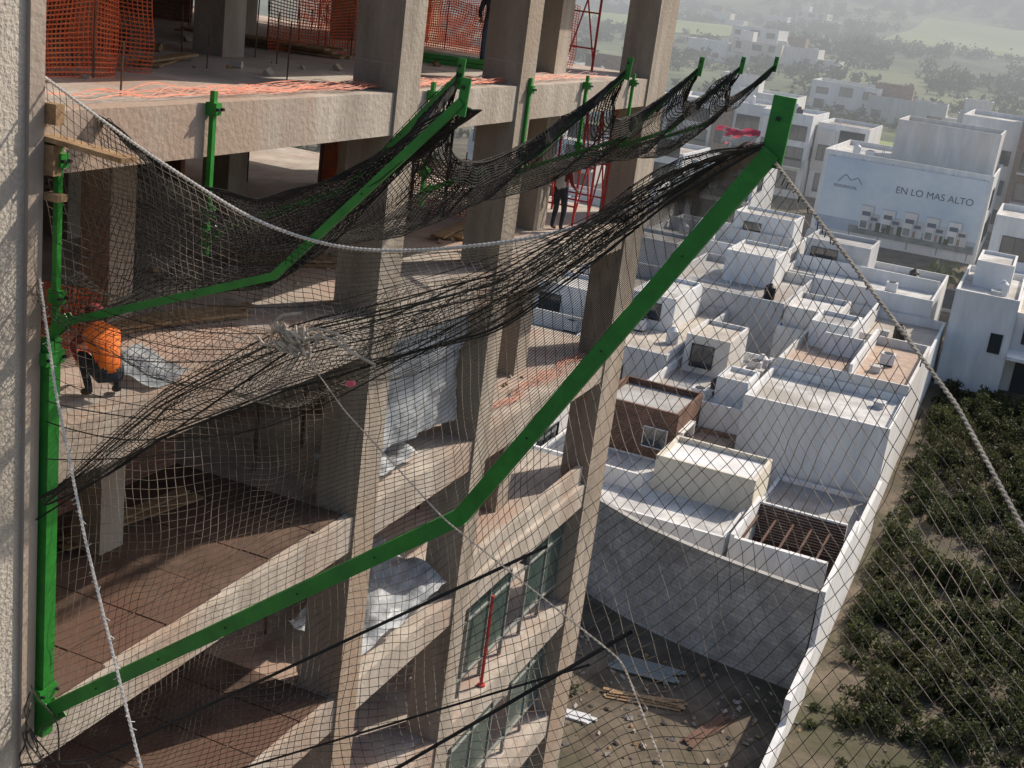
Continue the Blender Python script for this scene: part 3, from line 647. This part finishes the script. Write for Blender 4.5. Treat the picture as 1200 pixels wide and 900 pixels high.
for i in range(59):
    p=Vector(pts[i]);q=Vector(pts[i+1]);zt=4.9
    d=(q-p).normalized(); nrm=Vector((d.y,-d.x,0))*0.1
    b.quad(p+nrm+Vector((0,0,-.5)),q+nrm+Vector((0,0,-.5)),q+nrm+Vector((0,0,zt)),p+nrm+Vector((0,0,zt)),'block'); b.quad(q-nrm+Vector((0,0,-.5)),p-nrm+Vector((0,0,-.5)),p-nrm+Vector((0,0,zt)),q-nrm+Vector((0,0,zt)),'block')
    nn=nrm*1.5; b.quad(p+nn+Vector((0,0,zt)),q+nn+Vector((0,0,zt)),q-nn+Vector((0,0,zt)),p-nn+Vector((0,0,zt)),'kerb')
    b.quad(p+nn+Vector((0,0,zt-.12)),q+nn+Vector((0,0,zt-.12)),q+nn+Vector((0,0,zt)),p+nn+Vector((0,0,zt)),'kerb')
b.done()
b=B('white_boundary_wall')
b.box(4.16,4.38,51.7,61,-.3,5.0,'wallw'); b.box(4.16,4.38,61.01,70.2,-.3,4.2,'wallw'); b.box(4.2,4.45,46.5,51.69,-.3,2.4,'wallw'); b.box(4.2,4.45,42,46.49,-.3,1.3,'wallw'); b.done()
def townhouse(x0,w,y,z0,h,acc):
    b=B('white_townhouse'); x1=x0+w-0.05
    body(b,x0,x1,y,y+11,z0-2,z0+h,'wallw',random.choice(['roof','roofc','roofg']),0.5)
    b.box(x0,x0+w*0.38,y-0.5,y-0.01,z0+3,z0+h-0.8,acc)
    b.box(x0+w*0.4,x1-0.1,y-1.3,y-0.01,z0+3.0,z0+3.2,'wallw2'); b.box(x0+w*0.4,x1-0.1,y-1.3,y-1.24,z0+3.2,z0+4.0,'glass')
    win(b,'F',y,x0+w*0.45,x1-0.5,z0+3.4,z0+5.4,2); win(b,'F',y-0.5,x0+0.6,x0+w*0.38-0.5,z0+4.2,z0+6,1)
    win(b,'F',y,x0+w*0.45,x1-0.5,z0+6.3,z0+8.0,2); win(b,'F',y,x0+0.8,x1-0.8,z0+0.3,z0+2.5,1)
    win(b,'R',x1,y+2,y+4,z0+4,z0+5.5,1); clutter(b,x0,x1,y+1,y+9,z0+h-0.46,3); b.done()
for i,x in enumerate([-45,-38,-31.5,-25,-18.5]): townhouse(x,6.3,160+random.uniform(-2,2),7.6,9.0+random.uniform(-1.6,.6),random.choice(['brownc','wallg','wallw2']))
for i,x in enumerate([-52,-44,-34,-26]): townhouse(x,7,134+random.uniform(-1,1),6,6.2+random.uniform(-.9,.6),random.choice(['brownc','wallg','wallw2']))
b=B('apartment_building_with_billboard')
body(b,-13.6,3.7,140,156,4,15.2,'wallw','roof',0.6); body(b,-7.5,3.2,146,155,14.6,19.0,'wallw2','roofg',0.6)
win(b,'R',3.7,143,146,8,10,1); win(b,'R',3.7,148,152,8,10,2); win(b,'R',3.7,143,146,11.5,13.5,1)
b.box(-13.6,-9,137.5,139.9,4,6.6,'wallw2'); clutter(b,-13,-8,141,155,14.64,4); b.done()
b=B('billboard')
b.box(-13.1,3.4,139.75,139.95,7.0,14.6,'sign')
for x in np.linspace(-12.5,2.8,6): b.box(x-.06,x+.06,139.96,139.99,6.2,14.7,'alu')
def pr(x0,x1,z0,z1,k,l): b.box(x0,x1,139.75-0.004*l,139.7495-0.004*l+0.002,z0,z1,k)
pr(-13.1,3.4,7.0,8.3,'signsky',1); pr(-9.6,3.3,7.0,7.8,'signlow',2)
# printed pictures of the model houses: staggered volumes, garages, strip windows
rr=random.Random(4); x=-8.6; l=3
for q in range(5):
    w=2.05; h=2.3+0.5*rr.random()
    pr(x,x+w*0.62,7.6,7.6+h,'wallw',l); pr(x+w*0.45,x+w,7.6,7.6+h*0.72,'wallg',l+1); pr(x+w*0.62,x+w*0.68,7.6,7.6+h,'signsky',l+2)
    pr(x+0.12,x+w*0.4,7.7,8.45,'signlow',l+3); pr(x+0.15,x+w*0.5,9.0,9.45,'signtxt',l+3); pr(x+w*0.55,x+w*0.9,8.6,8.95,'signtxt',l+3); pr(x+w*0.55,x+w*0.68,7.65,8.3,'brownc',l+3)
    pr(x-0.08,x+w*0.65,7.6+h,7.7+h,'signsky',l+3)
    x+=w*1.1; l+=4
for q in range(6): xx=rr.uniform(-9.4,2.6); pr(xx,xx+rr.uniform(.25,.5),7.5,7.5+rr.uniform(.5,1.1),'leafd',24)
bo=b.done()
def text(body_,x,y,z,size):
    c=bpy.data.curves.new('lettering','FONT'); c.body=body_; c.size=size; c.extrude=0.01; o=bpy.data.objects.new('lettering',c); S.collection.objects.link(o)
    dg=bpy.context.evaluated_depsgraph_get(); me=bpy.data.meshes.new_from_object(o.evaluated_get(dg)); bpy.data.objects.remove(o)
    me.materials.clear(); me.materials.append(M['signtxt']); o=bpy.data.objects.new('lettering',me); S.collection.objects.link(o); o.location=(x,y,z); o.rotation_euler=(math.pi/2,0,0); o.parent=bo
text('EN LO MAS ALTO',-5.6,139.72,11.9,1.0); text('RESIDENCIAL',-12.0,139.72,11.5,0.42)
lb=B('logo_mark'); lb.tube(smooth([(-11.6,139.72,12.1),(-10.9,139.72,13.0),(-10.3,139.72,12.3),(-9.6,139.72,12.8),(-9.1,139.72,12.1)],30,4),0.04,5,'signtxt'); lo=lb.done(); lo.parent=bo
b=B('brown_clad_apartment_building')
body(b,-2,4.6,160,176,5,19.8,'wallw','roof',0.6); body(b,4.62,14,158,176,5,21.5,'brownc','roofc',0.6)
for z in (8,11.4,14.8):
    win(b,'F',160,-1,1,z,z+1.6,1); win(b,'F',160,1.8,4,z,z+1.6,1); win(b,'F',158,5.4,8.4,z,z+1.9,2); win(b,'F',158,9.4,12.8,z,z+1.9,2); b.box(5.2,13.2,156.8,157.99,z-0.5,z-0.3,'wallw')
b.done()
b=B('white_garage_house')
body(b,5.2,16,124,134,3,13.4,'wallw','roof',0.6); b.box(5.4,15.8,122.6,123.99,8.4,8.7,'wallw'); b.box(5.4,5.7,122.6,123.99,4,8.4,'wallw')
win(b,'F',124,6.2,11.5,4.9,7.6,3); win(b,'F',124,6.2,8.4,9.6,11.6,1); win(b,'F',124,9.6,12.8,9.6,11.6,2); win(b,'R',16,126,129,9,11,1); b.done()
protos=[]
for v in range(9):
    b=B('distant_house'); w=random.uniform(8,15); d=random.uniform(8,13); h=random.uniform(3.8,7.0); k=random.choice(['wallw','wallw','wallw2','wallg','cream'])
    body(b,-w/2,w/2,-d/2,d/2,-4,h,k,random.choice(['roof','roofc','roofb','roofg']),0.5); s=random.uniform(0.3,0.7)
    if v%3: body(b,-w/2+0.5,-w/2+w*s,0,d/2-0.4,h-0.5,h+2.2,random.choice(['wallw','brownc','wallw2']),'roof',0.3)
    body(b,w/2+0.01,w/2+random.uniform(2,6),-d/2+1,d/2,-4,h*0.55,'wallw2','roofc',0.3)
    for z in ([0.6,3.4] if h>5.2 else [0.8]):
        for a in np.linspace(-w/2+1,w/2-3.2,2+v%2): win(b,'F',-d/2,a,a+random.uniform(1.2,2.6),z,z+random.uniform(1.1,1.7),1)
    clutter(b,-w/2,w/2,-d/2,0,h-0.46,2); o=b.done(); protos.append(o)
placed=[]
def place(x,y,rot=None,sc=1.0):
    p=protos[len(placed)%9]
    if len(placed)<9: o=protos[len(placed)]
    else: o=bpy.data.objects.new('distant_house',p.data); S.collection.objects.link(o)
    o.location=(x,y,th(x,y)); o.rotation_euler=(0,0,rot if rot is not None else random.choice([0,0.1,-0.2,0.35])); o.scale=(sc,sc,sc); placed.append((x,y))
for x,y in [(-78,330),(-66,334),(-56,338),(-31,262),(-19,258),(-3,238),(9,232),(-38,214),(-60,205),(-92,250)]: place(x,y,0.05)
tries=0
while len(placed)<21 and tries<4000:
    tries+=1; y=random.uniform(280,620); x=random.uniform(-0.45*y-20,0.12*y+20)
    if noise.noise(Vector((x/70,y/70,5)))<0.05: continue
    if any((x-a)**2+(y-c)**2<22**2 for a,c in placed) or infield(x,y): continue
    place(x,y)
# ---------------------------------------------------------------- vegetation
rng=np.random.default_rng(3)
def leafmesh(name,items,k,leaf,per,trunks=False):
    V=[]; tb=B('x')
    for (x,y,z,r,h) in items:
        ncl=max(4,int(5+r*3)); cs=rng.normal(size=(ncl,3)); cs/=np.linalg.norm(cs,axis=1,keepdims=True); cs*= (rng.random((ncl,1))**0.5)*0.72; cs[:,2]=np.abs(cs[:,2])
        n=int(per*r*r); ci=rng.integers(0,ncl,n); cr=rng.uniform(0.22,0.45,ncl)
        o=rng.normal(size=(n,3)); o/=np.linalg.norm(o,axis=1,keepdims=True); o*=rng.random((n,1))**0.35*cr[ci][:,None]
        P=(cs[ci]+o)*np.array([r,r,h*0.75])+np.array([x,y,z+h*0.22])
        a=rng.normal(size=(n,3)); a/=np.linalg.norm(a,axis=1,keepdims=True); c=np.cross(a,rng.normal(size=(n,3))); c/=np.linalg.norm(c,axis=1,keepdims=True)
        s=leaf*rng.uniform(0.6,1.4,(n,1)); a=a*s; c=c*s*0.5
        V.append(np.stack([P-a,P+c,P+a,P-c],axis=1).reshape(-1,3))
        if trunks:
            tb.tube([(x,y,z-0.2),(x+.05*r,y,z+h*0.3),(x-.05*r,y+.04,z+h*0.6)],[0.07*r,0.05*r,0.025*r],6,'bark')
            for q in cs[:5]: tb.tube([(x,y,z+h*0.2),(x+q[0]*r*.6,y+q[1]*r*.6,z+h*(0.35+q[2]*0.35)),(x+q[0]*r,y+q[1]*r,z+h*(0.3+q[2]*0.7))],[0.04*r,0.025*r,0.01*r],4,'bark')
    V=np.concatenate(V); base=len(V)
    me=bpy.data.meshes.new(name); F=np.arange(base).reshape(-1,4).tolist()
    mi=[0]*len(F); vs=V.tolist()
    if trunks: F+=[tuple(base+i for i in f) for f in tb.f]; vs+=tb.v; mi+=[1]*len(tb.f)
    me.from_pydata(vs,[],F); me.materials.append(M[k]); me.materials.append(M['bark']); me.polygons.foreach_set('material_index',mi); me.update()
    o=bpy.data.objects.new(name,me); S.collection.objects.link(o); return o
items=[]
for i in range(1500):
    x=random.uniform(4.9,30); y=random.uniform(50,99)
    if x>17 and random.random()<0.6: continue
    d=noise.noise(Vector((x*0.16,y*0.16,2)))
    if y<57 and d<-0.1: continue
    if d<-0.42: continue
    r=random.uniform(0.35,1.35); 
    if x-r<4.5: x=4.6+r
    items.append((x,y,th(x,y)-0.1,r,r*random.uniform(1.0,1.8)))
leafmesh('shrub_thicket',items,'leaf',0.11,220,True)
items=[]
for i in range(60):
    x=random.uniform(-7,3.5);y=random.uniform(36,50)
    if noise.noise(Vector((x*0.3,y*0.3,8)))<0.1: continue
    items.append((x,y,-0.05,random.uniform(.3,.8),random.uniform(.4,1.0)))
for i in range(320):
    x=random.uniform(5,22);y=random.uniform(38,70); items.append((x,y,-0.05+max(0,(y-60)*0.066),random.uniform(.2,.7),random.uniform(.3,.8)))
leafmesh('weeds',items,'leaf',0.09,240)
items=[]
for i in range(6500):
    y=random.uniform(118,1100); x=random.uniform(-0.5*y-20,0.2*y+25)
    if noise.noise(Vector((x/40,y/40,9)))<-0.15: continue
    if any(abs(x-a)<8 and abs(y-c)<8 for a,c in placed): continue
    if y<186 and (x>-64 and x<17): 
        if not(128.5<y<133) : continue
    if infield(x,y): continue
    r=random.uniform(1.3,3.4)*(1+(y-118)/800); items.append((x,y,th(x,y)-0.3,r,r*1.2))
leafmesh('distant_trees',items,'leafd',0.6,6)
planks(-1.5,47,0,8,3.2,0.3,'wood','yard_plank_stack'); planks(1.5,46.2,0,9,3.0,1.3,'rebar','yard_rebar_stack'); planks(-4,44,0,6,2.5,0.1,'bucket','yard_board_stack'); debris(-6,4,40,51,0,260,'yard_rubble',0.03,0.14)
debris(4.6,14,40,56,0,120,'stones',0.03,0.10)
b=B('yard_pipe_bundle')
for i in range(9): b.cyl((-3.6+random.uniform(-.1,.1),48.6+0.16*i,0.12),(-0.8+random.uniform(-.3,.3),48.9+0.16*i,0.12),0.06,n=8,k='alu')
b.done()
# ---------------------------------------------------------------- haze, light, camera
m=bpy.data.materials.new('emissive_haze'); m.use_nodes=True; N=m.node_tree.nodes; N.remove(N['Principled BSDF'])
pv=N.new('ShaderNodeVolumeAbsorption'); pv.inputs['Color'].default_value=(0,0,0,1); pv.inputs['Density'].default_value=0.0022
em=N.new('ShaderNodeEmission'); em.inputs['Color'].default_value=(0.93,0.95,0.97,1); em.inputs['Strength'].default_value=0.0022*0.60  # added glow stands in for sunlight scattered by the air
ad=N.new('ShaderNodeAddShader'); m.node_tree.links.new(pv.outputs[0],ad.inputs[0]); m.node_tree.links.new(em.outputs[0],ad.inputs[1])
m.node_tree.links.new(ad.outputs[0],N['Material Output'].inputs['Volume']); M['glowing_haze']=m
b=B('glowing_haze'); b.v=[(-1400,100,-40),(1400,100,-40),(1400,2190,-40),(-1400,2190,-40),(-1400,100,34),(1400,100,34),(1400,2190,480),(-1400,2190,480)]
b.f=[(0,3,2,1),(4,5,6,7),(0,1,5,4),(1,2,6,5),(2,3,7,6),(3,0,4,7)]; b.mi=[b.m('glowing_haze')]*6; b.done()
w=bpy.data.worlds.new('World'); S.world=w; w.use_nodes=True; nt=w.node_tree; bg=nt.nodes['Background']; sk=nt.nodes.new('ShaderNodeTexSky'); sk.sky_type='NISHITA'; sk.sun_disc=False
sd=Vector((0.46,0.888,0)).normalized(); el=math.radians(38)
sk.sun_elevation=el; sk.sun_rotation=math.atan2(sd.x,sd.y); sk.dust_density=3.0
nt.links.new(sk.outputs[0],bg.inputs[0]); bg.inputs[1].default_value=0.13
sl=bpy.data.lights.new('sun','SUN'); sl.energy=4.5; sl.angle=math.radians(0.6); sl.color=(1,0.88,0.73); so=bpy.data.objects.new('sun',sl); S.collection.objects.link(so)
d=Vector((sd.x*math.cos(el),sd.y*math.cos(el),math.sin(el))); so.rotation_euler=(-d).to_track_quat('-Z','Y').to_euler()
cam=bpy.data.cameras.new('camera'); co=bpy.data.objects.new('camera',cam); S.collection.objects.link(co)
cam.sensor_width=36; cam.lens=45; cam.clip_start=0.1; cam.clip_end=6000
Rt=Vector((.9091,.3971,.1263)).normalized(); Fw=Vector((-.3468,.8890,-.2992)).normalized(); Up=Rt.cross(Fw).normalized(); Rt=Fw.cross(Up)
co.matrix_world=Matrix.Translation((9.07,0,28))@Matrix((( Rt.x,Up.x,-Fw.x),(Rt.y,Up.y,-Fw.y),(Rt.z,Up.z,-Fw.z))).to_4x4()
S.camera=co
S.view_settings.view_transform='Standard'; S.view_settings.look='None'; S.view_settings.exposure=0
